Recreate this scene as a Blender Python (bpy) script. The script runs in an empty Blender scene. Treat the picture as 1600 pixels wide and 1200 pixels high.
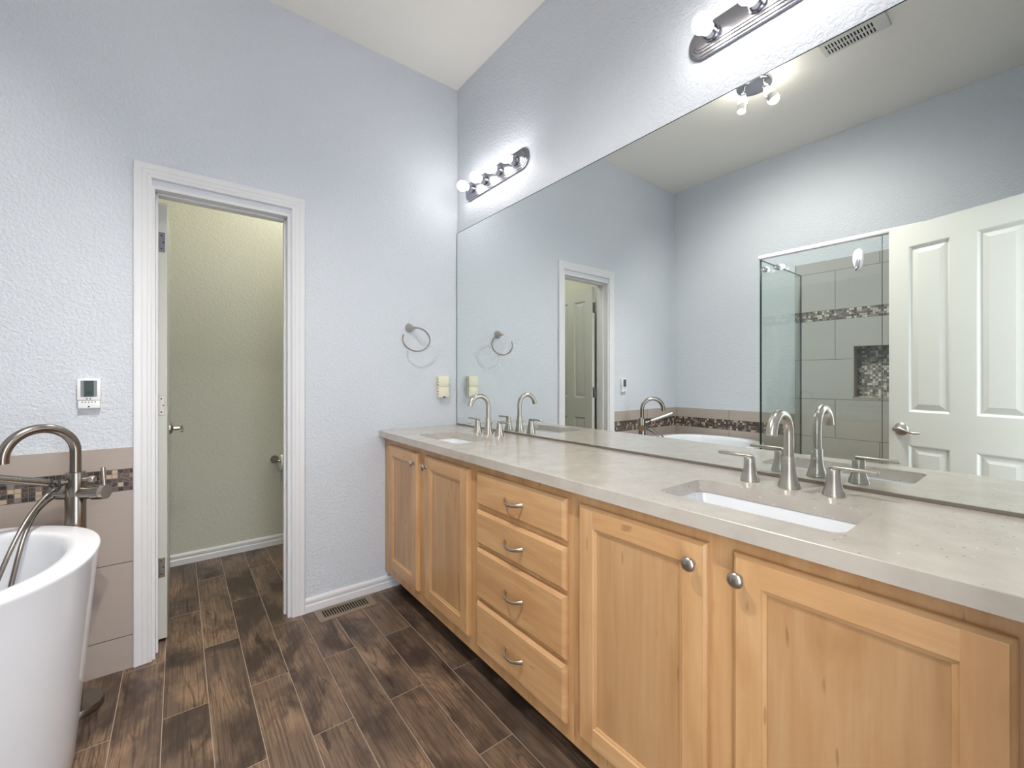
import bpy, bmesh, math, random
from math import pi, sin, cos, radians
from mathutils import Vector, Matrix
from mathutils.geometry import tessellate_polygon

random.seed(7)
scene = bpy.context.scene
COL = scene.collection

# ---------------------------------------------------------------- camera, light, exposure
CAMX, CAMY, CAMZ = -1.4092, -2.38, 1.1976
cam_data = bpy.data.cameras.new('camera')
cam_data.sensor_width = 36.0
cam_data.sensor_fit = 'HORIZONTAL'
cam_data.lens = 669.94 / 1600 * 36.0
cam_data.shift_y = -8.6 / 1600
cam_data.clip_start = 0.01
cam = bpy.data.objects.new('camera', cam_data)
cam.location = (CAMX, CAMY, CAMZ)
cam.rotation_euler = (pi / 2, 0, -0.6612)
COL.objects.link(cam)
scene.camera = cam

world = bpy.data.worlds.new('world')
scene.world = world
world.use_nodes = True
world.node_tree.nodes['Background'].inputs[0].default_value = (0.90, 0.95, 1.0, 1)
world.node_tree.nodes['Background'].inputs[1].default_value = 5.2

scene.view_settings.view_transform = 'Standard'
scene.view_settings.look = 'None'
scene.view_settings.gamma = 1.0
scene.view_settings.use_curve_mapping = False
scene.view_settings.exposure = 0.25

BULB = 21.0        # emission of the vanity globe bulbs
SPOT = 55.0        # emission of the ceiling spot bulbs
BEAM = 120.0       # watts of each ceiling spot head
TOILET = 48.0      # emission of the toilet-room ceiling light

# ---------------------------------------------------------------- dimensions
H = 3.04           # ceiling
XL = -2.509        # left wall (opposite the mirror)
YB = -2.41         # wall behind the camera
WT = 0.12          # thickness of the wall between bathroom and toilet room
YT = 1.11          # far wall of the toilet room
CZ = 0.904         # counter top
XF = -0.477        # cabinet face frame
XC = -0.515        # counter front edge


# ---------------------------------------------------------------- material helpers
def srgb(r, g, b):
    def f(c):
        c /= 255.0
        return c / 12.92 if c <= 0.04045 else ((c + 0.055) / 1.055) ** 2.4
    return (f(r), f(g), f(b), 1.0)


class NT:
    def __init__(self, name):
        self.m = bpy.data.materials.new(name)
        self.m.use_nodes = True
        self.t = self.m.node_tree
        self.n = self.t.nodes
        self.l = self.t.links
        self.bsdf = self.n['Principled BSDF']

    def link(self, a, b):
        self.l.new(a, b)

    def put(self, sock, v):
        if isinstance(v, bpy.types.NodeSocket):
            self.l.new(v, sock)
        else:
            sock.default_value = v

    def math(self, op, a, b=None, c=None, clamp=False):
        n = self.n.new('ShaderNodeMath')
        n.operation = op
        n.use_clamp = clamp
        self.put(n.inputs[0], a)
        if b is not None:
            self.put(n.inputs[1], b)
        if c is not None:
            self.put(n.inputs[2], c)
        return n.outputs[0]

    def coords(self, kind='Object'):
        n = self.n.new('ShaderNodeTexCoord')
        s = self.n.new('ShaderNodeSeparateXYZ')
        self.link(n.outputs[kind], s.inputs[0])
        return n.outputs[kind], s.outputs[0], s.outputs[1], s.outputs[2]

    def comb(self, x=0.0, y=0.0, z=0.0):
        n = self.n.new('ShaderNodeCombineXYZ')
        for i, v in enumerate((x, y, z)):
            self.put(n.inputs[i], v)
        return n.outputs[0]

    def noise(self, vec, scale, detail=3.0, rough=0.5, dist=0.0):
        n = self.n.new('ShaderNodeTexNoise')
        self.put(n.inputs['Vector'], vec)
        n.inputs['Scale'].default_value = scale
        n.inputs['Detail'].default_value = detail
        n.inputs['Roughness'].default_value = rough
        n.inputs['Distortion'].default_value = dist
        return n.outputs['Fac']

    def white(self, vec):
        n = self.n.new('ShaderNodeTexWhiteNoise')
        n.noise_dimensions = '3D'
        self.put(n.inputs['Vector'], vec)
        return n.outputs['Value']

    def ramp(self, fac, stops, interp='LINEAR'):
        n = self.n.new('ShaderNodeValToRGB')
        n.color_ramp.interpolation = interp
        els = n.color_ramp.elements
        while len(els) < len(stops):
            els.new(0.5)
        for e, (p, c) in zip(els, stops):
            e.position = p
            e.color = c
        self.put(n.inputs[0], fac)
        return n.outputs[0]

    def mix(self, fac, a, b, blend='MIX'):
        n = self.n.new('ShaderNodeMix')
        n.data_type = 'RGBA'
        n.blend_type = blend
        self.put(n.inputs[0], fac)
        self.put(n.inputs[6], a)
        self.put(n.inputs[7], b)
        return n.outputs[2]

    def maprange(self, v, a, b, c=0.0, d=1.0):
        n = self.n.new('ShaderNodeMapRange')
        self.put(n.inputs[0], v)
        for i, x in enumerate((a, b, c, d)):
            n.inputs[i + 1].default_value = x
        return n.outputs[0]

    def bump(self, h, strength, dist):
        n = self.n.new('ShaderNodeBump')
        n.inputs['Strength'].default_value = strength
        n.inputs['Distance'].default_value = dist
        self.put(n.inputs['Height'], h)
        self.link(n.outputs[0], self.bsdf.inputs['Normal'])
        return n

    def set(self, **k):
        names = dict(color='Base Color', rough='Roughness', metal='Metallic', coat='Coat Weight',
                     coatr='Coat Roughness', spec='Specular IOR Level', aniso='Anisotropic')
        for a, v in k.items():
            self.put(self.bsdf.inputs[names[a]], v)
        return self


def paint(name, col, rough=0.55, tex=0.35, scale=70, dist=0.004):
    m = NT(name)
    o, x, y, z = m.coords()
    h = m.noise(o, scale, 3.0, 0.55, 0.6)
    h = m.ramp(h, [(0.36, (0, 0, 0, 1)), (0.62, (1, 1, 1, 1))])
    v = m.noise(o, 1.7, 2.0)
    c = m.mix(m.maprange(v, 0.3, 0.7, 0, 0.10), col, (col[0] * .8, col[1] * .8, col[2] * .8, 1))
    m.set(color=c, rough=rough, spec=0.35)
    m.bump(h, tex, dist)
    return m.m


def plain(name, col, rough=0.4, metal=0.0, **k):
    m = NT(name)
    o, x, y, z = m.coords()
    v = m.noise(o, 9, 2.0)
    c = m.mix(m.maprange(v, 0.3, 0.7, 0, 0.06), col, (col[0] * .8, col[1] * .8, col[2] * .8, 1))
    m.set(color=c, rough=rough, metal=metal, **k)
    return m.m


def nickel(name, col, rough=0.28):
    m = NT(name)
    o, x, y, z = m.coords()
    g = m.noise(m.comb(m.math('MULTIPLY', x, 30), m.math('MULTIPLY', y, 30), m.math('MULTIPLY', z, 300)), 1.0, 2.0)
    m.set(color=m.mix(m.maprange(g, 0.3, 0.7, 0, .08), col, (col[0] * .8, col[1] * .8, col[2] * .8, 1)), metal=1.0, rough=rough)
    return m.m


def wood(name, vertical, shade=1.0):
    m = NT(name)
    o, x, y, z = m.coords()
    inf = m.n.new('ShaderNodeObjectInfo')
    rnd = inf.outputs['Random']
    a = m.math('ADD', y, m.math('MULTIPLY', rnd, 7.0))
    b = m.math('ADD', z, m.math('MULTIPLY', rnd, 3.0))
    if vertical:
        fine = m.comb(m.math('MULTIPLY', x, 30), m.math('MULTIPLY', a, 55), m.math('MULTIPLY', b, 3.2))
        wide = m.comb(x, m.math('MULTIPLY', a, 7), m.math('MULTIPLY', b, 1.3))
        fleck = m.comb(x, m.math('MULTIPLY', a, 60), m.math('MULTIPLY', b, 9))
    else:
        fine = m.comb(m.math('MULTIPLY', x, 30), m.math('MULTIPLY', a, 3.2), m.math('MULTIPLY', b, 55))
        wide = m.comb(x, m.math('MULTIPLY', a, 1.3), m.math('MULTIPLY', b, 7))
        fleck = m.comb(x, m.math('MULTIPLY', a, 9), m.math('MULTIPLY', b, 60))
    g = m.noise(fine, 1.0, 4.0, 0.6, 0.3)
    w = m.noise(wide, 1.5, 3.0, 0.55, 1.2)
    f = m.noise(fleck, 1.0, 1.0)
    c = m.ramp(w, [(0.28, srgb(188, 144, 101)), (0.5, srgb(205, 162, 118)), (0.72, srgb(214, 174, 132))])
    c = m.mix(m.maprange(g, 0.35, 0.7, 0.0, 0.35), c, srgb(178, 130, 84))
    c = m.mix(m.maprange(f, 0.735, 0.78, 0.0, 0.45), c, srgb(120, 78, 45))
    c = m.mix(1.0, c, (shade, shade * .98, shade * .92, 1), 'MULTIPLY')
    blot = m.noise(o, 5.0, 3.0, 0.6, 1.0)
    c = m.mix(m.maprange(blot, 0.52, 0.75, 0.0, 0.35), c, srgb(188, 142, 98))
    m.set(color=c, rough=0.33, spec=0.45, coat=0.25, coatr=0.2)
    m.bump(g, 0.04, 0.001)
    return m.m


def floor_material():
    m = NT('wood_look_floor_tile')
    o, x, y, z = m.coords()
    W_, L_ = 0.1334, 0.80
    rx = m.math('DIVIDE', m.math('ADD', x, 0.52 + W_ * 40), W_)
    r = m.math('FLOOR', rx)
    par = m.math('MODULO', r, 2.0)              # 0 for the column just right of x=-.52
    ry = m.math('DIVIDE', m.math('ADD', m.math('ADD', y, 0.04 + L_ * 20), m.math('MULTIPLY', par, 0.40)), L_)
    cidx = m.math('FLOOR', ry)
    fx = m.math('SUBTRACT', rx, r)
    fy = m.math('SUBTRACT', ry, cidx)
    ex = m.math('MULTIPLY', m.math('MINIMUM', fx, m.math('SUBTRACT', 1.0, fx)), W_)
    ey = m.math('MULTIPLY', m.math('MINIMUM', fy, m.math('SUBTRACT', 1.0, fy)), L_)
    e = m.math('MINIMUM', ex, ey)
    rnd = m.white(m.comb(r, cidx, 3.0))
    rnd2 = m.white(m.comb(cidx, r, 11.0))
    px = m.math('ADD', x, m.math('MULTIPLY', rnd, 17.0))
    py = m.math('ADD', y, m.math('MULTIPLY', rnd2, 23.0))
    base = m.ramp(rnd, [(0.0, srgb(108, 90, 76)), (0.35, srgb(90, 74, 64)), (0.7, srgb(116, 95, 78)), (1.0, srgb(98, 81, 68))])
    blot = m.noise(m.comb(px, m.math('MULTIPLY', py, .42), 0.0), 7.0, 4.0, 0.6, 0.3)
    c = m.mix(m.maprange(blot, 0.44, 0.68, 0, 0.75), base, srgb(162, 133, 106))
    blot2 = m.noise(m.comb(px, m.math('MULTIPLY', py, .5), 5.0), 6.5, 4.0, 0.6, 0.4)
    c = m.mix(m.maprange(blot2, 0.47, 0.62, 0, 0.8), c, srgb(56, 45, 40))
    grain = m.noise(m.comb(m.math('MULTIPLY', px, 150), m.math('MULTIPLY', py, 3.5), 0.0), 1.0, 4.0, 0.6, 0.15)
    c = m.mix(m.maprange(grain, 0.48, 0.60, 0, 0.55), c, srgb(56, 43, 34))
    ringn = m.noise(m.comb(m.math('MULTIPLY', px, 9), m.math('MULTIPLY', py, 1.2), 2.0), 1.0, 1.0, 0.4, 0.5)
    ring = m.math('SINE', m.math('MULTIPLY', ringn, 120.0))
    c = m.mix(m.math('MULTIPLY', m.maprange(ring, 0.55, 1.0, 0, .5), m.maprange(blot, .4, .6)), c, srgb(60, 45, 34))
    crack = m.noise(m.comb(m.math('MULTIPLY', px, 26), m.math('MULTIPLY', py, 2.6), 9.0), 1.0, 5.0, 0.65, 0.6)
    c = m.mix(m.maprange(crack, 0.60, 0.66, 0, 0.75), c, srgb(38, 29, 25))
    g = m.maprange(e, 0.0008, 0.0015, 1.0, 0.0)
    c = m.mix(g, c, srgb(164, 148, 134))
    m.set(color=c, rough=m.maprange(blot2, .3, .7, .30, .46), spec=0.4)
    hgt = m.math('SUBTRACT', m.math('MULTIPLY', grain, -0.25), m.math('MULTIPLY', g, 1.0))
    m.bump(hgt, 0.35, 0.0012)
    return m.m


def mosaic_nodes(m, hc, z, z0, cell, grey=False):
    """returns (colour, grout, roughness)"""
    a = m.math('DIVIDE', m.math('ADD', hc, 10.0), cell)
    b = m.math('DIVIDE', m.math('SUBTRACT', z, z0 - 10 * cell), cell)
    ia, ib = m.math('FLOOR', a), m.math('FLOOR', b)
    fa, fb = m.math('SUBTRACT', a, ia), m.math('SUBTRACT', b, ib)
    e = m.math('MINIMUM', m.math('MINIMUM', fa, m.math('SUBTRACT', 1.0, fa)),
               m.math('MINIMUM', fb, m.math('SUBTRACT', 1.0, fb)))
    g = m.maprange(e, 0.035, 0.075, 1.0, 0.0)
    rnd = m.white(m.comb(ia, ib, 4.0))
    col = m.ramp(rnd, [(0.0, srgb(52, 42, 40)), (0.26, srgb(84, 68, 62)), (0.48, srgb(62, 54, 54)),
                       (0.62, srgb(128, 118, 112)), (0.74, srgb(186, 166, 142)), (0.9, srgb(96, 82, 76))], 'CONSTANT')
    if grey:
        col = m.ramp(rnd, [(0.0, srgb(84, 78, 76)), (0.22, srgb(140, 134, 128)), (0.42, srgb(104, 98, 96)),
                           (0.58, srgb(182, 176, 168)), (0.72, srgb(212, 204, 190)), (0.86, srgb(122, 114, 108))], 'CONSTANT')
    vein = m.noise(m.comb(m.math('MULTIPLY', hc, 120), m.math('MULTIPLY', z, 120), rnd), 1.0, 3.0, 0.7, 2.0)
    col = m.mix(m.maprange(vein, 0.58, 0.66, 0, 0.45), col, srgb(200, 195, 190))
    col = m.mix(g, col, srgb(118, 108, 104))
    return col, g


def tile_material(name, axis, zs, band, h0, tile=0.51, first=0, col=srgb(176, 164, 156), all_mosaic=False, z0=0.0, grey=False):
    """large format tile with grout lines at heights zs, a mosaic band, vertical joints offset by half a tile"""
    m = NT(name)
    o, x, y, z = m.coords()
    hc = x if axis == 'x' else y
    if all_mosaic:
        c, g = mosaic_nodes(m, m.math('ADD', hc, m.math('MULTIPLY', x if axis == 'y' else y, 1.0)), z, z0, 0.0158, True)
        m.set(color=c, rough=0.14, spec=0.6)
        m.bump(m.math('MULTIPLY', g, -1.0), 0.5, 0.001)
        return m.m
    idx = None
    lines = None
    for q in zs:
        gt = m.math('GREATER_THAN', q, z)
        idx = gt if idx is None else m.math('ADD', idx, gt)
        d = m.math('ABSOLUTE', m.math('SUBTRACT', z, q))
        lines = d if lines is None else m.math('MINIMUM', lines, d)
    par = m.math('MODULO', m.math('ADD', idx, float(first)), 2.0)
    v = m.math('DIVIDE', m.math('ADD', m.math('SUBTRACT', hc, h0 - 20 * tile), m.math('MULTIPLY', par, tile / 2)), tile)
    fv = m.math('FRACT', v)
    dv = m.math('MULTIPLY', m.math('MINIMUM', fv, m.math('SUBTRACT', 1.0, fv)), tile)
    g = m.maprange(m.math('MINIMUM', lines, dv), 0.0009, 0.0019, 1.0, 0.0)
    lin = m.noise(m.comb(m.math('MULTIPLY', x, 8), m.math('MULTIPLY', y, 8), m.math('MULTIPLY', z, 90)), 1.0, 3.0)
    c = m.mix(m.maprange(lin, .3, .7, 0, .12), col, (col[0] * .72, col[1] * .72, col[2] * .72, 1))
    c = m.mix(g, c, srgb(70, 64, 60))
    hgt = m.math('MULTIPLY', g, -1.0)
    if band:
        inb = m.math('MULTIPLY', m.math('GREATER_THAN', z, band[0]), m.math('LESS_THAN', z, band[1]))
        mc, mg = mosaic_nodes(m, hc, z, band[0], (band[1] - band[0]) / 5, grey)
        c = m.mix(inb, c, mc)
        hgt = m.math('ADD', m.math('MULTIPLY', m.math('SUBTRACT', 1.0, inb), hgt), m.math('MULTIPLY', inb, m.math('MULTIPLY', mg, -1.0)))
    m.set(color=c, rough=0.2, spec=0.5)
    m.bump(hgt, 0.4, 0.001)
    return m.m


def quartz():
    m = NT('taupe_quartz')
    o, x, y, z = m.coords()
    b = m.noise(o, 14, 4.0, 0.6)
    c = m.ramp(b, [(0.3, srgb(182, 173, 163)), (0.7, srgb(195, 187, 177))])
    s = m.n.new('ShaderNodeTexVoronoi')
    s.inputs['Scale'].default_value = 75
    m.link(o, s.inputs['Vector'])
    sep = m.n.new('ShaderNodeSeparateColor')
    m.link(s.outputs['Color'], sep.inputs[0])
    d = m.maprange(s.outputs['Distance'], 0.10, 0.22, 1.0, 0.0)
    light = m.math('MULTIPLY', d, m.math('GREATER_THAN', sep.outputs[0], 0.90))
    dark = m.math('MULTIPLY', d, m.math('LESS_THAN', sep.outputs[0], 0.16))
    c = m.mix(light, c, srgb(222, 214, 200))
    c = m.mix(m.math('MULTIPLY', dark, .7), c, srgb(104, 92, 80))
    m.set(color=c, rough=0.2, spec=0.7, coat=0.25, coatr=0.12)
    return m.m


def glass_material(name, tint=(0.955, 0.983, 0.974, 1)):
    m = NT(name)
    m.n.remove(m.bsdf)
    out = m.n['Material Output']
    tr = m.n.new('ShaderNodeBsdfTransparent')
    tr.inputs[0].default_value = tint
    gl = m.n.new('ShaderNodeBsdfGlossy')
    gl.inputs['Roughness'].default_value = 0.0
    gl.inputs['Color'].default_value = (1, 1, 1, 1)
    lw = m.n.new('ShaderNodeLayerWeight')
    lw.inputs['Blend'].default_value = 0.5
    fr = m.math('ADD', 0.035, m.math('MULTIPLY', m.math('POWER', lw.outputs['Facing'], 5.0), 0.9))
    mx = m.n.new('ShaderNodeMixShader')
    m.link(fr, mx.inputs[0])
    m.link(tr.outputs[0], mx.inputs[1])
    m.link(gl.outputs[0], mx.inputs[2])
    m.link(mx.outputs[0], out.inputs['Surface'])
    return m.m


def emitter(name, col, strength, base=(0.9, 0.9, 0.9, 1)):
    m = NT(name)
    o, x, y, z = m.coords()
    v = m.noise(o, 3, 1.0)
    m.set(color=base, rough=0.3)
    m.bsdf.inputs['Emission Color'].default_value = col
    m.put(m.bsdf.inputs['Emission Strength'], m.maprange(v, 0, 1, strength * .97, strength * 1.03))
    return m.m


M = dict(
    wall=paint('pale_blue_grey_wall_paint', srgb(210, 215, 223), 0.42, 0.55, 80, 0.003),
    wall_t=paint('warm_grey_wall_paint', srgb(204, 204, 190), 0.5, 0.35, 62, 0.003),
    ceiling=paint('off_white_ceiling_paint', srgb(238, 235, 229), 0.7, 0.12, 60, 0.003),
    trim=plain('white_trim_paint', srgb(222, 222, 225), 0.3),
    door=plain('white_door_paint', srgb(197, 198, 192), 0.35),
    wood_v=wood('honey_maple_vertical', True),
    wood_h=wood('honey_maple_horizontal', False),
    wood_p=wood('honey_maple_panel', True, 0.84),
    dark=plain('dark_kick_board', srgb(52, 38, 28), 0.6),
    black=plain('vent_shade_black', srgb(16, 15, 15), 0.6),
    floor=floor_material(),
    quartz=quartz(),
    porcelain=plain('white_porcelain', srgb(238, 240, 244), 0.08, spec=0.6),
    acrylic=plain('white_acrylic', srgb(232, 234, 240), 0.12, spec=0.6),
    nickel=nickel('brushed_nickel', srgb(188, 182, 174)),
    nickel_d=nickel('dark_brushed_nickel', srgb(150, 143, 136), 0.25),
    chrome=plain('chrome', srgb(225, 225, 228), 0.06, 1.0),
    satin=nickel('satin_nickel_plate', srgb(158, 158, 166), 0.2),
    vent=plain('tan_metal_register', srgb(150, 134, 116), 0.4, 0.5),
    ventw=plain('white_metal_register', srgb(208, 208, 204), 0.4),
    plastic=plain('white_plastic', srgb(238, 238, 240), 0.35),
    grey_pl=plain('grey_plastic', srgb(112, 112, 122), 0.35),
    rail=plain('pale_grey_rail', srgb(204, 202, 206), 0.35),
    cream=plain('cream_plastic', srgb(232, 227, 204), 0.4),
    lcd=plain('grey_green_screen', srgb(74, 86, 86), 0.2),
    lcd_s=plain('grey_screen_border', srgb(134, 140, 146), 0.25),
    ink=plain('dark_print', srgb(44, 46, 52), 0.5),
    paper=plain('white_tissue', srgb(242, 240, 232), 0.8),
    glass=glass_material('clear_shower_glass'),
    glass_edge=plain('dark_green_glass_edge', srgb(34, 52, 48), 0.15),
    bulb=emitter('glowing_globe_bulb', (1.0, 0.965, 0.93, 1), BULB),
    spot=emitter('glowing_spot_bulb', (1.0, 0.93, 0.82, 1), SPOT),
    tlamp=emitter('toilet_room_lamp_glow', (1.0, 0.975, 0.92, 1), TOILET),
)
mm = NT('silvered_mirror')
mm.set(color=(0.86, 0.90, 0.885, 1), metal=1.0, rough=0.0)
M['mirror'] = mm.m
M['tile_door'] = tile_material('tile_beside_tub_on_door_wall', 'x', [0.137, 0.440, 0.737, 0.825], (0.737, 0.825), -2.04, first=0)
M['tile_left'] = tile_material('tile_behind_tub', 'y', [0.137, 0.440, 0.737, 0.825], (0.737, 0.825), -0.541, first=0)
M['tile_shower'] = tile_material('tile_in_shower', 'y', [0.15, 0.45, 0.749, 1.041, 1.342, 1.640, 1.716, 2.011], (1.640, 1.716), -1.588, tile=0.52, first=0, col=srgb(178, 176, 173), grey=True)
M['tile_shower_x'] = tile_material('tile_in_shower_end', 'x', [0.15, 0.45, 0.749, 1.041, 1.342, 1.640, 1.716, 2.011], (1.640, 1.716), -2.1, tile=0.52, first=0, col=srgb(178, 176, 173), grey=True)
M['mosaic'] = tile_material('niche_mosaic', 'y', [], None, 0, all_mosaic=True, z0=1.054)
M['tile_plain'] = plain('plain_taupe_tile', srgb(176, 164, 156), 0.2)


# ---------------------------------------------------------------- mesh helpers
class MB:
    def __init__(self):
        self.bm = bmesh.new()
        self.mats = []

    def mi(self, mat):
        if mat not in self.mats:
            self.mats.append(mat)
        return self.mats.index(mat)

    def face(self, pts, mat):
        vs = [self.bm.verts.new(p) for p in pts]
        f = self.bm.faces.new(vs)
        f.material_index = self.mi(mat)
        return f

    def box(self, x0, x1, y0, y1, z0, z1, mat, bevel=0.0, seg=1, matrix=None):
        x0, x1 = min(x0, x1), max(x0, x1)
        y0, y1 = min(y0, y1), max(y0, y1)
        z0, z1 = min(z0, z1), max(z0, z1)
        co = [(x, y, z) for x in (x0, x1) for y in (y0, y1) for z in (z0, z1)]
        vs = [self.bm.verts.new(Vector(c)) for c in co]
        idx = [(0, 1, 3, 2), (4, 6, 7, 5), (0, 4, 5, 1), (2, 3, 7, 6), (0, 2, 6, 4), (1, 5, 7, 3)]
        fs = []
        k = self.mi(mat)
        for q in idx:
            f = self.bm.faces.new([vs[i] for i in q])
            f.material_index = k
            fs.append(f)
        allv = vs
        if bevel > 0:
            ed = list({e for f in fs for e in f.edges})
            r = bmesh.ops.bevel(self.bm, geom=ed, offset=bevel, segments=seg, profile=0.5, affect='EDGES')
            for f in r['faces']:
                f.material_index = k
            allv = list({v for f in fs if f.is_valid for v in f.verts} | {v for f in r['faces'] for v in f.verts})
        if matrix is not None:
            for v in allv:
                if v.is_valid:
                    v.co = matrix @ v.co
        return self

    def loft(self, rings, mat, cap0=True, cap1=True, closed=True):
        k = self.mi(mat)
        R = [[self.bm.verts.new(Vector(p)) for p in r] for r in rings]
        n = len(R[0])
        for a, b in zip(R[:-1], R[1:]):
            for i in range(n if closed else n - 1):
                j = (i + 1) % n
                f = self.bm.faces.new((a[i], a[j], b[j], b[i]))
                f.material_index = k
        if cap0:
            f = self.bm.faces.new(list(reversed(R[0])))
            f.material_index = k
        if cap1:
            f = self.bm.faces.new(R[-1])
            f.material_index = k
        return self

    def lathe(self, prof, origin, axis, mat, n=32, cap0=True, cap1=True):
        """prof: list of (radius, distance along axis)"""
        ax = Vector(axis).normalized()
        u = ax.orthogonal().normalized()
        w = ax.cross(u)
        o = Vector(origin)
        rings = []
        for r, t in prof:
            r = max(r, 1e-5)
            rings.append([o + ax * t + (u * cos(2 * pi * i / n) + w * sin(2 * pi * i / n)) * r for i in range(n)])
        return self.loft(rings, mat, cap0, cap1)

    def cyl(self, p0, p1, r, mat, n=24, r1=None):
        p0, p1 = Vector(p0), Vector(p1)
        L = (p1 - p0).length
        return self.lathe([(r, 0), (r if r1 is None else r1, L)], p0, p1 - p0, mat, n)

    def tube(self, pts, rad, mat, n=16, flat=None):
        """rad: number or list; flat=(a,b) scales along the frame axes"""
        P = [Vector(p) for p in pts]
        m_ = len(P)
        T = []
        for i in range(m_):
            t = (P[min(i + 1, m_ - 1)] - P[max(i - 1, 0)])
            T.append(t.normalized())
        u = T[0].orthogonal().normalized()
        if abs(T[0].z) < 0.9:
            u = Vector((0, 0, 1)) - T[0] * T[0].z
            u.normalize()
        rings = []
        for i in range(m_):
            u = (u - T[i] * u.dot(T[i])).normalized()
            w = T[i].cross(u)
            r = rad[i] if isinstance(rad, (list, tuple)) else rad
            a, b = flat if flat else (1, 1)
            rings.append([P[i] + (u * cos(2 * pi * k / n) * a + w * sin(2 * pi * k / n) * b) * r for k in range(n)])
        return self.loft(rings, mat)

    def sphere(self, c, r, mat, n=32, sc=(1, 1, 1)):
        rings = []
        for i in range(n // 2 + 1):
            th = pi * i / (n // 2)
            rr = max(sin(th) * r, 1e-5)
            rings.append([(c[0] + cos(2 * pi * k / n) * rr * sc[0], c[1] + sin(2 * pi * k / n) * rr * sc[1], c[2] - cos(th) * r * sc[2]) for k in range(n)])
        return self.loft(rings, mat)

    def slab(self, axis, w0, w1, u0, u1, v0, v1, holes, mat, side=None):
        """slab between w0 and w1 on 'axis', spanning u,v; rectangular holes (u0,u1,v0,v1)"""
        us = sorted({u0, u1} | {h for q in holes for h in q[:2] if u0 < h < u1})
        vs = sorted({v0, v1} | {h for q in holes for h in q[2:] if v0 < h < v1})

        def P(w, u, v):
            return {'x': (w, u, v), 'y': (u, w, v), 'z': (u, v, w)}[axis]

        def solid(i, j):
            if i < 0 or j < 0 or i >= len(us) - 1 or j >= len(vs) - 1:
                return False
            cu, cv = (us[i] + us[i + 1]) / 2, (vs[j] + vs[j + 1]) / 2
            return not any(a < cu < b and c < cv < d for a, b, c, d in holes)
        side = side or mat
        for i in range(len(us) - 1):
            for j in range(len(vs) - 1):
                if not solid(i, j):
                    continue
                a, b, c, d = us[i], us[i + 1], vs[j], vs[j + 1]
                self.face([P(w0, a, c), P(w0, b, c), P(w0, b, d), P(w0, a, d)], mat)
                self.face([P(w1, a, c), P(w1, b, c), P(w1, b, d), P(w1, a, d)], mat)
                if not solid(i - 1, j):
                    self.face([P(w0, a, c), P(w1, a, c), P(w1, a, d), P(w0, a, d)], side)
                if not solid(i + 1, j):
                    self.face([P(w0, b, c), P(w1, b, c), P(w1, b, d), P(w0, b, d)], side)
                if not solid(i, j - 1):
                    self.face([P(w0, a, c), P(w1, a, c), P(w1, b, c), P(w0, b, c)], side)
                if not solid(i, j + 1):
                    self.face([P(w0, a, d), P(w1, a, d), P(w1, b, d), P(w0, b, d)], side)
        return self

    def obj(self, name, parent=None, smooth=35, world=True):
        bm = self.bm
        bmesh.ops.remove_doubles(bm, verts=bm.verts, dist=1e-6)
        bmesh.ops.recalc_face_normals(bm, faces=bm.faces)
        me = bpy.data.meshes.new(name)
        if parent is not None and world:
            Mx = Matrix.Identity(4)
            p = parent
            while p is not None:
                Mx = p.matrix_basis @ Mx
                p = p.parent
            bmesh.ops.transform(bm, matrix=Mx.inverted(), verts=bm.verts)
        bm.to_mesh(me)
        bm.free()
        for mt in self.mats:
            me.materials.append(mt)
        if smooth:
            for p in me.polygons:
                p.use_smooth = True
            me.set_sharp_from_angle(angle=radians(smooth))
        o = bpy.data.objects.new(name, me)
        COL.objects.link(o)
        if parent is not None:
            o.parent = parent
        return o


def thing(name, label, cat, loc, rotz=0.0, group=None):
    o = bpy.data.objects.new(name, None)
    o.empty_display_size = 0.05
    COL.objects.link(o)
    o.matrix_basis = Matrix.Translation(Vector(loc)) @ Matrix.Rotation(rotz, 4, 'Z')
    o['label'] = label
    o['category'] = cat
    if group:
        o['group'] = group
    return o


def struct(o, label=None, cat=None):
    o['kind'] = 'structure'
    if label:
        o['label'] = label
    if cat:
        o['category'] = cat
    return o


def dup(root, loc, label, group=None):
    r = root.copy()
    COL.objects.link(r)
    r.matrix_basis = Matrix.Translation(Vector(loc))
    r['label'] = label
    if group:
        r['group'] = group
    for ch in list(root.children):
        c = ch.copy()
        COL.objects.link(c)
        c.parent = r
        for g in list(ch.children):
            d = g.copy()
            COL.objects.link(d)
            d.parent = c
    return r


# ================================================================= STRUCTURE
# floor
b = MB()
b.box(XL - .12, .12, YB - 1.2, YT + .12, -0.08, 0.0, M['floor'])
struct(b.obj('floor', smooth=0), 'dark brown wood-look plank tile floor with pale grout', 'floor')
# ceiling
b = MB()
b.box(XL - .12, .12, YB - .12, YT + .12, H, H + .1, M['ceiling'])
struct(b.obj('ceiling', smooth=0), 'flat off-white ceiling', 'ceiling')

# mirror-side wall
b = MB()
b.box(0, .12, YB, 0, 0, H, M['wall'])
struct(b.obj('wall_right', smooth=0), 'pale blue-grey textured wall behind the mirror', 'wall')

# door wall (two skins so each room keeps its own paint)
DX0, DX1, DZ = -1.500, -0.966, 2.022      # rough opening
b = MB()
b.slab('y', 0.0, WT / 2, XL, 0, 0, H, [(DX0, DX1, -1, DZ)], M['wall'])
b.slab('y', WT / 2, WT, XL, 0, 0, H, [(DX0, DX1, -1, DZ)], M['wall_t'])
struct(b.obj('wall_front', smooth=0), 'pale blue-grey textured wall with the toilet room doorway', 'wall')

# left wall with shower niche
NY0, NY1, NZ0, NZ1 = -1.80, -1.434, 1.054, 1.440
b = MB()
b.slab('x', XL - .11, XL, YB, 0, 0, H, [(NY0, NY1, NZ0, NZ1)], M['wall'])
struct(b.obj('wall_left', smooth=0), 'pale blue-grey wall opposite the mirror, behind the tub', 'wall')

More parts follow.
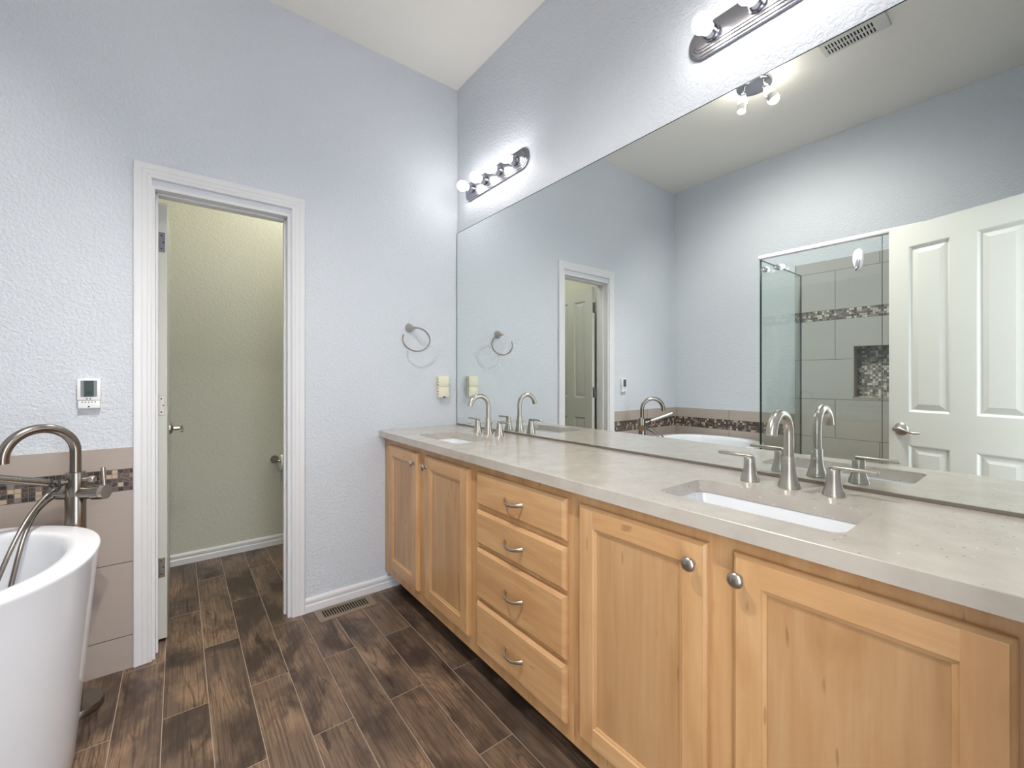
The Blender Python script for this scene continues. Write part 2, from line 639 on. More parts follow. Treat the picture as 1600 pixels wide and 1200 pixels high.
# back wall with entry doorway
EX0, EX1 = -1.462, -0.845
b = MB()
b.slab('y', YB - .12, YB, XL - .11, .12, 0, H, [(EX0, EX1, -1, 2.015)], M['wall'])
struct(b.obj('wall_back', smooth=0), 'pale blue-grey wall with the entry doorway', 'wall')

# toilet room walls
b = MB()
b.box(-1.66, .12, YT, YT + .1, 0, H, M['wall_t'])
struct(b.obj('wall_toilet_room_back', smooth=0), 'warm grey textured wall at the back of the toilet room', 'wall')
b = MB()
b.box(-1.78, -1.66, WT, YT + .1, 0, H, M['wall_t'])
struct(b.obj('wall_toilet_room_left', smooth=0), 'warm grey wall on the left side of the toilet room', 'wall')
b = MB()
b.box(0.0, .12, WT, YT, 0, H, M['wall_t'])
struct(b.obj('wall_toilet_room_right', smooth=0), 'warm grey wall on the right side of the toilet room', 'wall')

# tile surfaces
TT = 0.009
b = MB()
b.box(XL + TT, -1.5585, -TT, 0, 0, 0.913, M['tile_door'], 0.0)
struct(b.obj('trim_1', smooth=0), 'taupe tile wainscot with mosaic band left of the doorway', 'tile wainscot')
b = MB()
b.box(XL, XL + TT, -1.06, -TT, 0, 0.913, M['tile_left'])
struct(b.obj('trim_2', smooth=0), 'taupe tile wainscot with mosaic band behind the bathtub', 'tile wainscot')
b = MB()
b.slab('x', XL, XL + TT, YB, -1.06, 0, 2.097, [(NY0, NY1, NZ0, NZ1)], M['tile_shower'])
struct(b.obj('trim_3', smooth=0), 'full-height taupe tile with mosaic band inside the shower', 'shower tile')
b = MB()
b.box(XL + TT, -1.70, YB, YB + TT, 0, 2.097, M['tile_shower_x'])
struct(b.obj('trim_4', smooth=0), 'taupe tile on the end wall of the shower', 'shower tile')
# niche lining
b = MB()
nd = XL - 0.085
b.box(nd - .006, nd, NY0, NY1, NZ0, NZ1, M['mosaic'])
b.box(nd, XL + TT + .002, NY0, NY1, NZ0, NZ0 + .008, M['tile_plain'])
b.box(nd, XL + TT + .002, NY0, NY1, NZ1 - .008, NZ1, M['tile_plain'])
b.box(nd, XL + TT + .002, NY1 - .008, NY1, NZ0, NZ1, M['tile_plain'])
b.box(nd, XL + TT + .002, NY0, NY0 + .008, NZ0, NZ1, M['tile_plain'])
struct(b.obj('trim_5', smooth=0), 'recessed shower niche lined with small mosaic tile', 'shower niche')
# shower curb and pan
b = MB()
b.box(-1.82, -1.72, YB + TT, -1.053, 0, .11, M['tile_plain'], .003)
b.box(XL + TT, -1.82, -1.153, -1.053, 0, .11, M['tile_plain'], .003)
struct(b.obj('trim_6', smooth=0), 'taupe tiled curb under the shower glass', 'shower curb')

# baseboards
BBP = [(0.0, 0.0), (0.014, 0.0), (0.014, 0.034), (0.0105, 0.039), (0.0105, 0.046), (0.013, 0.050), (0.013, 0.062), (0.009, 0.069), (0.004, 0.072), (0.0, 0.072)]


def baseboard(name, p0, p1, nrm, label):
    b_ = MB()
    p0, p1, nrm = Vector(p0), Vector(p1), Vector(nrm)
    rings = [[p + nrm * d + Vector((0, 0, z)) for d, z in BBP] for p in (p0, p1)]
    b_.loft(rings, M['trim'])
    return struct(b_.obj(name, smooth=20), label, 'baseboard')


baseboard('baseboard_front', (-0.9015, 0, 0), (-0.393, 0, 0), (0, -1, 0), 'white moulded baseboard between doorway and vanity')
baseboard('baseboard_toilet_room', (-1.659, YT, 0), (-0.001, YT, 0), (0, -1, 0), 'white moulded baseboard at the back of the toilet room')


# doorway casings: mitred profile swept round the opening
def casing(name, x0, x1, ztop, y, nrm, label, w=0.060):
    prof = [(0.0, 0.0), (0.0, 0.010), (0.004, 0.013), (0.012, 0.0133), (0.015, 0.0118), (0.018, 0.0136), (0.030, 0.0145),
            (0.033, 0.0132), (0.036, 0.015), (0.052, 0.0180), (0.057, 0.0175), (0.060, 0.014), (0.060, 0.0)]
    b_ = MB()
    rings = []
    for (px, pz, dx, dz) in ((x0, 0, -1, 0), (x0, ztop, -1, 1), (x1, ztop, 1, 1), (x1, 0, 1, 0)):
        rings.append([(px + dx * a * w / .06, y + nrm * t, pz + dz * a * w / .06) for a, t in prof])
    b_.loft(rings, M['trim'])
    return struct(b_.obj(name, smooth=20), label, 'door casing')


casing('trim_7', -1.498, -0.961, 2.047, 0.0, -1, 'white moulded casing round the toilet room doorway')
casing('trim_8', -1.498, -0.961, 2.047, WT, 1, 'white casing on the inner side of the toilet room doorway')
casing('trim_9', -1.462, -0.845, 2.02, YB, 1, 'white casing round the entry doorway', .055)
# jambs
b = MB()
JX0, JX1, JZ = -1.488, -0.978, 2.008
b.box(DX0, JX0, 0, WT, 0, JZ, M['trim'])
b.box(JX1, DX1, 0, WT, 0, JZ, M['trim'])
b.box(DX0, DX1, 0, WT, JZ, DZ, M['trim'])
b.box(JX0, JX0 + .009, .045, .078, 0, JZ, M['trim'], .002)
b.box(JX1 - .009, JX1, .045, .078, 0, JZ, M['trim'], .002)
b.box(JX0, JX1, .045, .078, JZ - .009, JZ, M['trim'], .002)
struct(b.obj('trim_10', smooth=20), 'white door jamb lining the toilet room doorway', 'door jamb')


# ---------------------------------------------------------------- doors
def lever_set(parent, name, face_u, z, nrm, direction, mat, wave=True, y0=0.0):
    """in door-local coords: u along x, faces at y; nrm = +-1 (y direction of the face), direction = +-1 along u"""
    b_ = MB()
    o = Vector((face_u, y0, z))
    n = Vector((0, nrm, 0))
    b_.lathe([(0.033, 0), (0.033, 0.004), (0.029, 0.009), (0.018, 0.013), (0.012, 0.017), (0.0105, 0.045)], o, n, mat, 32)
    pts = []
    for i in range(13):
        t = i / 12
        pts.append(o + n * (0.047 + (0.010 * sin(t * pi) if wave else 0)) + Vector((direction * (-.012 + t * 0.115), 0, (0.006 * sin(t * 2 * pi) - .010 * t * t) if wave else 0)))
    rad = [0.0085 + 0.002 * sin(pi * min(1, i / 4)) - 0.004 * (i / 12) for i in range(13)]
    b_.tube(pts, rad, mat, 14, flat=(1.0, .75))
    return b_


def panel_door(name, w, h, t, stile, mull, loc, ang, label, hand_dir, mat_h, hinge_z, hz=0.915, hinge_side=0.0, lever_both=True):
    """local: x from hinge edge (0) to free edge (w); thickness from y=0 to y=t"""
    root = thing(name, label, 'door', loc, ang)
    struct(root)
    pw = (w - 2 * stile - mull) / 2
    cols = [(stile, stile + pw), (stile + pw + mull, w - stile)]
    rows = [(0.24, 0.842), (1.013, h - 0.110)]
    holes = [(a, b2, c, d) for a, b2 in cols for c, d in rows]
    b_ = MB()
    us = sorted({0, w} | {q for c in cols for q in c})
    vs = sorted({0, h} | {q for r in rows for q in r})
    for y, s in ((0.0, -1), (t, 1)):
        for i in range(len(us) - 1):
            for j in range(len(vs) - 1):
                cu, cv = (us[i] + us[i + 1]) / 2, (vs[j] + vs[j + 1]) / 2
                if any(a < cu < b2 and c < cv < d for a, b2, c, d in holes):
                    continue
                b_.face([(us[i], y, vs[j]), (us[i + 1], y, vs[j]), (us[i + 1], y, vs[j + 1]), (us[i], y, vs[j + 1])], M['door'])
        for (a, b2, c, d) in holes:
            rings = []
            for ins, dep in ((0, 0), (0.004, 0.001), (0.010, 0.007), (0.014, 0.009), (0.017, 0.009), (0.040, 0.003), (0.043, 0.002)):
                yy = y - s * dep
                rings.append([(a + ins, yy, c + ins), (b2 - ins, yy, c + ins), (b2 - ins, yy, d - ins), (a + ins, yy, d - ins)])
            b_.loft(rings, M['door'], cap0=False, cap1=True)
    for q in (([(0, 0, 0), (0, t, 0), (0, t, h), (0, 0, h)]), ([(w, 0, 0), (w, t, 0), (w, t, h), (w, 0, h)]),
              ([(0, 0, 0), (w, 0, 0), (w, t, 0), (0, t, 0)]), ([(0, 0, h), (w, 0, h), (w, t, h), (0, t, h)])):
        b_.face(q, M['door'])
    b_.obj('door_panel', root, smooth=0, world=False)
    fu = w - 0.058
    lv = lever_set(root, 'lever', fu, hz, -1, hand_dir, mat_h, True, 0.0).obj('door_handle', root, world=False)
    lv['label'] = 'nickel lever handle on the inner face'
    lv2 = lever_set(root, 'lever', fu, hz, 1, hand_dir, mat_h, True, t).obj('door_handle', root, world=False)
    for z in hinge_z:
        hb = MB()
        # leaf let into the hinge edge, knuckle at the corner
        hb.box(-0.0022, 0.0, t * .22, t + .004, z - .045, z + .045, M['nickel_d'] if z < 1.5 else M['satin'], 0.0007)  # top leaf gets a paler metal, painting in its bright reflection
        hb.cyl((-.003, -.003 if hinge_side == 0 else t + .003, z - .046), (-.003, -.003 if hinge_side == 0 else t + .003, z + .046), .0055, M['nickel_d'], 12)
        for k, (dz, yy) in enumerate(((-.03, t * .62), (0, t * .40), (.03, t * .62))):
            hb.cyl((-.0021, yy, z + dz), (-.0032, yy, z + dz), .0032, M['ink'], 10)
        hb.obj('hinge', root, world=False)
    return root


# toilet room door, opened square into the toilet room, hinged on the left jamb
panel_door('door_1', 0.505, 1.985, 0.033, 0.078, 0.078, (-1.450, WT + 0.022, 0.012), radians(89.6),
           'white four-panel door standing open into the toilet room', -1, M['nickel'], (1.806, 1.063, 0.325), hinge_side=1)
# entry door beside the camera, opened into the bathroom
ang2 = math.atan2(0.944, -0.33)
panel_door('door_2', 0.613, 1.992, 0.034, 0.087, 0.093, (-1.457, -2.376, 0.008), ang2,
           'white four-panel entry door seen in the mirror in front of the shower', -1, M['nickel'], (1.80, 1.06, 0.32), hz=.921, hinge_side=1)

# ================================================================= VANITY
FT = 0.019     # door thickness


def shaker_door(name, y0, y1, z0, z1, parent, fw=0.056):
    """front at x = XF-FT; y0>y1 in world (y0 nearer the door wall)"""
    b_ = MB()
    ya, yb = min(y0, y1), max(y0, y1)
    xb, xf = XF - .0005, XF - FT
    c = 0.007
    V, Hm = M['wood_v'], M['wood_h']

    def ring(ins, x):
        return [(x, ya + ins, z0 + ins), (x, yb - ins, z0 + ins), (x, yb - ins, z1 - ins), (x, ya + ins, z1 - ins)]

    def band(r0, r1):
        for i in range(4):
            j = (i + 1) % 4
            b_.face([r0[i], r0[j], r1[j], r1[i]], Hm if i in (0, 2) else V)
    band(ring(0, xb), ring(0, xf + .008))
    band(ring(0, xf + .008), ring(.002, xf + .0055))
    band(ring(.002, xf + .0055), ring(c, xf + .0015))
    band(ring(c, xf + .0015), ring(c + .0008, xf))
    s = c + .0008
    o = fw
    # stiles run full height, rails between
    b_.face([(xf, ya + s, z0 + s), (xf, ya + o, z0 + s), (xf, ya + o, z1 - s), (xf, ya + s, z1 - s)], V)
    b_.face([(xf, yb - o, z0 + s), (xf, yb - s, z0 + s), (xf, yb - s, z1 - s), (xf, yb - o, z1 - s)], V)
    b_.face([(xf, ya + o, z0 + s), (xf, yb - o, z0 + s), (xf, yb - o, z0 + o), (xf, ya + o, z0 + o)], Hm)
    b_.face([(xf, ya + o, z1 - o), (xf, yb - o, z1 - o), (xf, yb - o, z1 - s), (xf, ya + o, z1 - s)], Hm)
    band(ring(o, xf), ring(o + .002, xf + .003))
    band(ring(o + .002, xf + .003), ring(o + .009, xf + .0045))
    band(ring(o + .009, xf + .0045), ring(o + .0095, xf + .008))
    r = ring(o + .0095, xf + .008)
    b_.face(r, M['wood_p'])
    r = ring(0, xb)
    b_.face(r, V)
    return b_.obj(name, parent, smooth=0)


def drawer_front(name, y0, y1, z0, z1, parent):
    b_ = MB()
    ya, yb = min(y0, y1), max(y0, y1)
    xb, xf = XF - .0005, XF - FT
    rings = []
    for ins, x in ((0, xb), (0, xf + .009), (.003, xf + .006), (.0095, xf + .0012), (.0105, xf)):
        rings.append([(x, ya + ins, z0 + ins), (x, yb - ins, z0 + ins), (x, yb - ins, z1 - ins), (x, ya + ins, z1 - ins)])
    b_.loft(rings, M['wood_h'])
    return b_.obj(name, parent, smooth=0)


def knob(y, z, parent):
    b_ = MB()
    b_.lathe([(0.0075, 0), (0.0065, .004), (0.0055, .010), (0.0075, .014), (0.0155, .0185), (0.0165, .0205), (0.0155, .0235), (0.0105, .0265), (0.004, .0278), (0.0, .028)],
             (XF - FT, y, z), (-1, 0, 0), M['nickel'], 28)
    return b_.obj('knob', parent, smooth=50)


def pull(y, z, parent):
    b_ = MB()
    xf = XF - FT
    hw = 0.048
    pts, rad = [], []
    for i in range(21):
        t = -1 + i / 10
        # arched bar standing off the drawer, slightly sagging
        off = 0.0255 * (1 - abs(t) ** 2.6)
        pts.append((xf - off - .001, y + t * hw, z - 0.006 * (1 - t * t)))
        rad.append(0.0042 + 0.0022 * abs(t) ** 2)
    b_.tube(pts, rad, M['nickel'], 14, flat=(1.15, .8))
    return b_.obj('pull_handle', parent, smooth=50)


def cabinet_body(parent, ya, yb, left_end=False):
    b_ = MB()
    V, Hm = M['wood_v'], M['wood_h']
    lo, hi = min(ya, yb) + .0004, max(ya, yb) - .0004
    zt = CZ - .0345
    zb = 0.105
    b_.box(XF, XF + .019, lo, hi, zb, zt, V, .0005)
    b_.box(XF + .019, -.012, lo, lo + .016, zb, zt, V)
    b_.box(XF + .019, -.012, hi - .016, hi, zb, zt, V)
    b_.box(XF + .019, -.012, lo + .016, hi - .016, zb, zb + .016, V)
    b_.box(-.012, -.004, lo, hi, zb, zt, V)
    r = b_.obj('cabinet_body', parent, smooth=0)
    k = MB()
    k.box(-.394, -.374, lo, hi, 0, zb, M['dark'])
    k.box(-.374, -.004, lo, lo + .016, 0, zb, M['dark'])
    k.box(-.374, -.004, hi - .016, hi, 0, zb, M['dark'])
    o = k.obj('toe_kick', parent, smooth=0)
    o['label'] = 'dark recessed kick board'
    return r


ZT, ZBt = 0.834, 0.160
SEAM1, SEAM2 = -0.945, -1.483
cab1 = thing('sink_cabinet', 'maple two-door cabinet under the far basin, against the door wall', 'cabinet', (-.25, -.473, 0))
cabinet_body(cab1, -0.002, SEAM1)
d = shaker_door('cabinet_door', -0.090, -0.452, ZBt, ZT, cab1)
knob(-0.424, .784, d)
d = shaker_door('cabinet_door', -0.532, -0.915, ZBt, ZT, cab1)
knob(-0.518 - .034, .784, d)

cab2 = thing('drawer_cabinet', 'maple four-drawer cabinet in the middle of the vanity', 'cabinet', (-.25, -1.21, 0))
cabinet_body(cab2, SEAM1, SEAM2)
for (z0, z1) in ((0.708, 0.835), (0.557, 0.688), (0.349, 0.541), (0.156, 0.333)):
    d = drawer_front('drawer', -0.975, -1.461, z0, z1, cab2)
    pull(-1.216, (z0 + z1) / 2 - .001, d)

cab3 = thing('sink_cabinet', 'maple two-door cabinet under the near basin, closest to the camera', 'cabinet', (-.25, -1.94, 0))
cabinet_body(cab3, SEAM2, -2.408)
d = shaker_door('cabinet_door', -1.516, -1.898, ZBt, ZT, cab3)
knob(-1.868, .785, d)
d = shaker_door('cabinet_door', -1.955, -2.342, ZBt, ZT, cab3)
knob(-1.965 - .005, .787, d)


# counter with two rounded cut-outs
def rrect(x0, x1, y0, y1, r, n=6):
    pts = []
    for cx, cy, a0 in ((x1 - r, y1 - r, 0), (x0 + r, y1 - r, 90), (x0 + r, y0 + r, 180), (x1 - r, y0 + r, 270)):
        for i in range(n + 1):
            a = radians(a0 + 90 * i / n)
            pts.append((cx + r * cos(a), cy + r * sin(a)))
    return pts


SX0, SX1 = -0.424, -0.202
SINKS = [(-0.703, -0.313), (-2.126, -1.728)]
b = MB()
CT = 0.034
q = M['quartz']
e = 0.0014
outer_t = [(XC + e, -2.4085), (-.002, -2.4085), (-.002, -.002), (XC + e, -.002)]
outer_s = [(XC, -2.4085), (-.002, -2.4085), (-.002, -.002), (XC, -.002)]
holes2 = [rrect(SX0, SX1, y0, y1, 0.028) for y0, y1 in SINKS]
for z, outer in ((CZ, outer_t), (CZ - CT, outer_s)):
    loops = [[Vector((x, y, z)) for x, y in outer]] + [[Vector((x, y, z)) for x, y in h_] for h_ in holes2]
    flatp = [p for lp in loops for p in lp]
    for tri in tessellate_polygon(loops):
        b.face([flatp[i] for i in tri], q)
b.loft([[(x, y, CZ - CT) for x, y in outer_s], [(x, y, CZ - e) for x, y in outer_s], [(x, y, CZ) for x, y in outer_t]], q, False, False)
for h_ in holes2:
    b.loft([[(x, y, CZ - CT) for x, y in h_], [(x, y, CZ) for x, y in h_]], q, False, False)
ct = b.obj('countertop', smooth=30)
ct['label'] = 'long taupe quartz countertop running along the mirror over the cabinets'
ct['category'] = 'countertop'


def basin(name, y0, y1, label):
    cy = (y0 + y1) / 2
    root = thing(name, label, 'sink', ((SX0 + SX1) / 2, cy, CZ - .17), group=None)
    b_ = MB()
    rings = []
    zt = CZ - CT - .0005
    # outer shell going up, over the flange, then down inside
    spec = [(0.004, -.165, .05), (-.012, -.150, .05), (-.022, -.03, .04), (-.022, -.012, .04), (-.030, -.012, .04), (-.030, 0, .04),
            (-.004, 0, .030), (-.002, -.004, .03), (0.004, -.10, .035), (0.014, -.128, .04), (0.040, -.138, .045), (0.085, -.142, .02)]
    for ins, dz, r in spec:
        rings.append([(x, y, zt + dz) for x, y in rrect(SX0 + ins, SX1 - ins, y0 + ins, y1 - ins, max(r, .004))])
    b_.loft(rings, M['porcelain'], True, True)
    b_.obj('basin', root, smooth=60)
    d_ = MB()
    d_.lathe([(0.022, 0), (0.022, .002), (0.017, .003), (.016, .001), (0.0, .001)], ((SX0 + SX1) / 2, cy, zt - .142), (0, 0, 1), M['nickel'], 24)
    dr_ = d_.obj('drain', root)
    dr_['label'] = 'round nickel drain'
    return root


basin('undermount_sink', *SINKS[0], 'white rectangular undermount sink at the far end beside the door wall')
basin('undermount_sink', *SINKS[1], 'white rectangular undermount sink nearest the camera')


# faucets
def faucet(loc, label):
    x, y, z = loc
    root = thing('faucet', label, 'faucet', loc, group='widespread basin faucets')
    n_ = M['nickel']
    b_ = MB()
    b_.lathe([(0.0262, 0), (0.0262, .006), (0.0250, .0075), (0.0250, .0095), (0.0236, .014), (0.0205, .024), (0.0176, .036), (0.0156, .050), (.0148, .083), (.0140, .0845)],
             (x, y, z), (0, 0, 1), n_, 36)
    R_ = 0.056
    zc = z + 0.146
    pts = [(x, y, z + .084), (x, y, z + .105), (x, y, z + .125)]
    rad = [.0118, .0118, .0118]
    for i in range(0, 25):
        a = radians(i * 165 / 24)
        pts.append((x - R_ + R_ * cos(a), y, zc + R_ * sin(a)))
        rad.append(.0118 + .0008 * (i / 24))
    a = radians(165)
    dx, dz = -sin(a), cos(a)
    pts.append((x - R_ + R_ * cos(a) + dx * .012 * 1, y, zc + R_ * sin(a) + dz * .012))
    rad.append(.0126)
    b_.tube(pts, rad, n_, 22)
    b_.obj('spout', root, smooth=50)
    for s in (1, -1):
        yy = y + s * 0.100
        hb = MB()
        hb.lathe([(0.0245, 0), (0.0245, .0055), (0.0232, .007), (0.0232, .009), (0.0216, .014), (0.0184, .024), (0.0162, .036), (0.0151, .048), (.0148, .066), (.0138, .0672)],
                 (x, yy, z), (0, 0, 1), n_, 32)
        h_ = hb.obj('handle', root, smooth=50)
        lb = MB()
        lb.box(x - .0085, x + .0085, yy - .0085 * 1 if s > 0 else yy - .088, yy + .088 if s > 0 else yy + .0085, z + .0668, z + .0755, n_, .0028, 2)
        lb.obj('lever', h_, smooth=50)
    pr = MB()
    pr.cyl((x + .022, y, z + .03), (x + .022, y, z + .052), .0028, n_, 12)
    pr.sphere((x + .022, y, z + .055), .0055, n_, 14)
    pr.obj('lift_rod', root, smooth=50)
    return root


f0 = faucet((-0.113, -0.508, CZ), 'brushed nickel gooseneck faucet at the far basin')
dup(f0, (-0.113, -1.927, CZ), 'brushed nickel gooseneck faucet at the near basin', 'widespread basin faucets')

# mirror
mr = thing('wall_mirror', 'large frameless wall mirror above the countertop', 'mirror', (-.003, -1.2, CZ))
b = MB()
b.box(-.0065, -.0005, YB + .001, -0.0062, CZ + .006, 2.121, M['mirror'])
b.obj('mirror_glass', mr, smooth=0)
b = MB()
b.box(-.0095, -.0005, YB + .001, -0.0062, CZ + .0005, CZ + .006, M['nickel_d'])
b.box(-.0095, -.0067, YB + .001, -0.0062, CZ + .006, CZ + .009, M['nickel_d'])
o = b.obj('bottom_channel', mr, smooth=0)
o['label'] = 'thin dark metal channel under the mirror'
b = MB()
b.box(-.0068, -.0005, -0.0062, -0.0004, CZ + .0005, 2.1235, M['glass_edge'])
b.box(-.0068, -.0005, YB + .001, -0.0062, 2.1205, 2.1235, M['glass_edge'])
o = b.obj('mirror_edge', mr, smooth=0)
o['label'] = 'dark edge line of the mirror'


# light bars
def light_bar(yc, label):
    zc = 2.335
    root = thing('vanity_light_bar', label, 'wall light', (0, yc, zc), group='vanity light bars')
    b_ = MB()
    rings = []
    for ins, x, in ((0, -.0003), (0, -.007), (.003, -.0085), (.008, -.0085), (.010, -.013), (.017, -.0135), (.019, -.0175), (.025, -.018), (.027, -.022), (.031, -.0225)):
        hl, hh = .300 - ins, .0555 - ins
        rr = .052 - ins * .9
        rr = min(rr, hh - .0005)
        rings.append([(x, yc + u, zc + v) for u, v in rrect(-hl, hl, -hh, hh, rr, 10)])
    b_.loft(rings, M['satin'])
    b_.obj('back_plate', root, smooth=30)
    for k in range(4):
        yy = yc + (1.5 - k) * .140
        s_ = MB()
        s_.lathe([(.027, .0), (.027, .004), (.0235, .007), (.0235, .018), (.0225, .021), (.0225, .030), (.020, .031)], (-.0224, yy, zc), (-1, 0, 0), M['satin'], 28)
        s_.obj('lamp_socket', root)
        g_ = MB()
        prof = [(.0125, 0), (.0135, .003)]
        for i in range(1, 17):
            a = pi * (0.16 + 0.84 * i / 16)
            prof.append((.0305 * sin(a), .0325 - .0305 * cos(a)))
        g_.lathe(prof, (-.0530, yy, zc), (-1, 0, 0), M['bulb'], 28)
        o_ = g_.obj('bulb', root, smooth=70)
        if k == 0:
            o_['label'] = 'glowing white globe bulb'
    return root


light_bar(-0.412, 'satin nickel four-bulb light bar above the far basin, near the corner')
light_bar(-1.880, 'satin nickel four-bulb light bar above the near basin, at the top of the frame')

# ================================================================= ON THE DOOR WALL
# towel ring
tr = thing('towel_ring', 'brushed nickel open towel ring on the wall left of the mirror', 'towel ring', (-.33, 0, 1.49))
b = MB()
b.lathe([(.027, 0), (.027, .003), (.0225, .014), (.0155, .032), (.0095, .052), (.006, .068), (.0045, .074)], (-.330, -.0003, 1.497), (0.12, -1, -.10), M['nickel'], 28)
b.obj('wall_mount', tr, smooth=50)
b = MB()
pts = []
for i in range(60):
    a = radians(98 - i / 59 * 298)
    pts.append((-.317 + .085 * cos(a), -.0735, 1.424 + .068 * sin(a)))
b.tube(pts, .0042, M['nickel_d'], 14)
b.obj('ring', tr, smooth=50)

# thermostat
th = thing('thermostat', 'white digital thermostat on the wall above the tub tile', 'thermostat', (-1.687, 0, 1.14))
b = MB()
b.box(-1.721, -1.654, -.024, -.0003, 1.112, 1.197, M['plastic'], .0025, 2)
b.obj('housing', th)
b = MB()
b.box(-1.719, -1.656, -.021, -.0003, 1.080, 1.1115, M['plastic'], .002, 2)
lid = b.obj('button_panel', th)
b = MB()
b.box(-1.711, -1.664, -.0248, -.024, 1.1255, 1.1895, M['lcd_s'])
b.box(-1.7015, -1.6735, -.0254, -.0248, 1.1255, 1.1895, M['lcd'])
for i in range(3):
    b.box(-1.6955 + i * .0055, -1.6915 + i * .0055, -.0257, -.0254, 1.136, 1.147, M['ink'])
o = b.obj('display', th, smooth=0)
o['label'] = 'grey liquid crystal display'
for xx in (-1.693, -1.6835):
    b = MB()
    b.cyl((xx, -.024, 1.118), (xx, -.0252, 1.118), .0022, M['ink'], 12)
    b.obj('button', th)
for i in range(5):
    b = MB()
    b.cyl((-1.7065 + i * .0092, -.021, 1.1045), (-1.7065 + i * .0092, -.0222, 1.1045), .0021, M['ink'], 12)
    b.obj('button', lid)
b = MB()
b.lathe([(.0036, 0), (.0036, .0008)], (-1.688, -.0211, 1.0865), (0, -1, 0), M['ink'], 4)
b.obj('emblem', lid, smooth=0)

# cream plug-in unit beside the mirror
ou = thing('wall_outlet', 'cream box-shaped wall outlet unit between towel ring and mirror', 'outlet', (-.115, 0, 1.145))
b = MB()
b.box(-.150, -.080, -.034, -.0003, 1.147, 1.213, M['cream'], .003, 2)
b.box(-.150, -.080, -.034, -.0003, 1.080, 1.1455, M['cream'], .003, 2)
b.box(-.147, -.083, -.030, -.0003, 1.083, 1.210, M['cream'])
b.obj('housing', ou)
b = MB()
for z in (1.10, 1.118, 1.136, 1.158, 1.176, 1.194):
    b.box(-.1504, -.1498, -.026, -.010, z - .002, z + .003, M['ink'])
b.obj('side_vent', ou, smooth=0)
b = MB()
b.box(-.123, -.104, -.0347, -.0338, 1.0805, 1.0865, M['ink'])
b.obj('slot', ou, smooth=0)

# ================================================================= FLOOR REGISTER
fv = thing('floor_register', 'tan metal floor vent beside the baseboard', 'floor vent', (-.72, -.088, 0))
b = MB()
rings = []
for ins, z in ((0, .0003), (0, .003), (.006, .0062), (.010, .0062)):
    rings.append([(x, y, z) for x, y in rrect(-.862 + ins, -.575 - ins, -.147 + ins, -.022 - ins, .006, 4)])
b.loft(rings, M['vent'], True, False)
# top plate with a long opening
ya, yb_, xa, xb_ = -.137, -.032, -.852, -.585
oa, ob, pa, pb = -.120, -.049, -.832, -.607
for (x0, x1, y0, y1) in ((xa, xb_, ya, oa), (xa, xb_, ob, yb_), (xa, pa, oa, ob), (pb, xb_, oa, ob)):
    b.box(x0, x1, y0, y1, .0042, .0062, M['vent'])
b.obj('frame', fv, smooth=30)
b = MB()
b.box(pa, pb, oa, ob, .0005, .0012, M['black'])  # solid black sheet, painted shade of the duct below the slats
b.obj('opening', fv, smooth=0)
N = 18
for i in range(N):
    x = pa + (i + .5) * (pb - pa) / N + (pb - pa) / N * .33
    if x > pb - .001:
        continue
    b = MB()
    b.box(x - .0022, x + .0022, oa, ob, .0012, .0060, M['vent'])
    b.obj('slat', fv, smooth=0)

# ================================================================= BATHTUB
TCX, TCY, TA, TB, TZ = -2.046, -0.541, 0.443, 0.430, 0.680
tub = thing('bathtub', 'white freestanding oval soaking tub at the left edge', 'bathtub', (TCX, TCY, 0))


def oval(a, b_, z, n=96, p=2.25):
    pts = []
    for i in range(n):
        t = 2 * pi * i / n
        c, s = cos(t), sin(t)
        pts.append((TCX + a * math.copysign(abs(c) ** (2 / p), c), TCY + b_ * math.copysign(abs(s) ** (2 / p), s), z))
    return pts


b = MB()
rings = []
for s, z in ((.82, .0005), (.855, .012), (.87, .04), (.892, .15), (.920, .30), (.952, .47), (.978, .60), (.990, .65), (.996, .668), (.998, .675), (.994, TZ), (.984, TZ + .0015),
             (.87, TZ + .0015), (.845, TZ), (.828, TZ - .008), (.815, TZ - .03), (.79, .55), (.75, .38), (.70, .24), (.62, .17), (.45, .145), (.2, .14)):
    rings.append(oval(TA * s, TB * s, z))
b.loft(rings, M['acrylic'])
b.obj('tub_shell', tub, smooth=60)
b = MB()
b.lathe([(.032, 0), (.032, .003), (.02, .004), (0, .004)], (TCX, TCY, .1402), (0, 0, 1), M['nickel'], 24)
b.obj('drain', tub)

# floor-mounted tub filler
PX, PY = -1.702, -0.191
SD = Vector((-.148, -.101, 0)).normalized()          # spout direction
HD = Vector((.86, -.5, 0)).normalized()               # valve direction
fl = thing('tub_filler', 'brushed nickel floor-standing tub filler behind the tub', 'tub faucet', (PX, PY, 0))
D = M['nickel_d']
b = MB()
b.lathe([(.076, 0), (.076, .020), (.073, .026), (.030, .028), (.0185, .030), (.0185, .55)], (PX, PY, .0003), (0, 0, 1), D, 40)
b.lathe([(.0185, .55), (.0285, .552), (.0285, .775), (.027, .778)], (PX, PY, 0), (0, 0, 1), D, 36, True, True)
b.obj('column', fl, smooth=40)
b = MB()
pts = [(PX, PY, .855), (PX, PY, .90), (PX, PY, .93)]
R_ = .092
for i in range(1, 33):
    a = radians(i * 180 / 32)
    p = Vector((PX, PY, .935)) + SD * (R_ - R_ * cos(a)) + Vector((0, 0, R_ * sin(a)))
    pts.append(p)
pe = Vector(pts[-1])
pts.append(pe + Vector((0, 0, -.012)))
b.tube(pts, .0158, D, 24)
b.obj('spout', fl, smooth=50)
b = MB()
b.lathe([(.027, 0), (.0275, .003), (.0275, .086), (.0265, .088)], (PX, PY, .772), (0, 0, 1), D, 32)
pc = Vector((PX, PY, .785))
b.cyl(pc - HD * .052, pc + HD * .060, .0225, D, 28)
b.cyl(pc - HD * .052, pc - HD * .056, .021, D, 28)
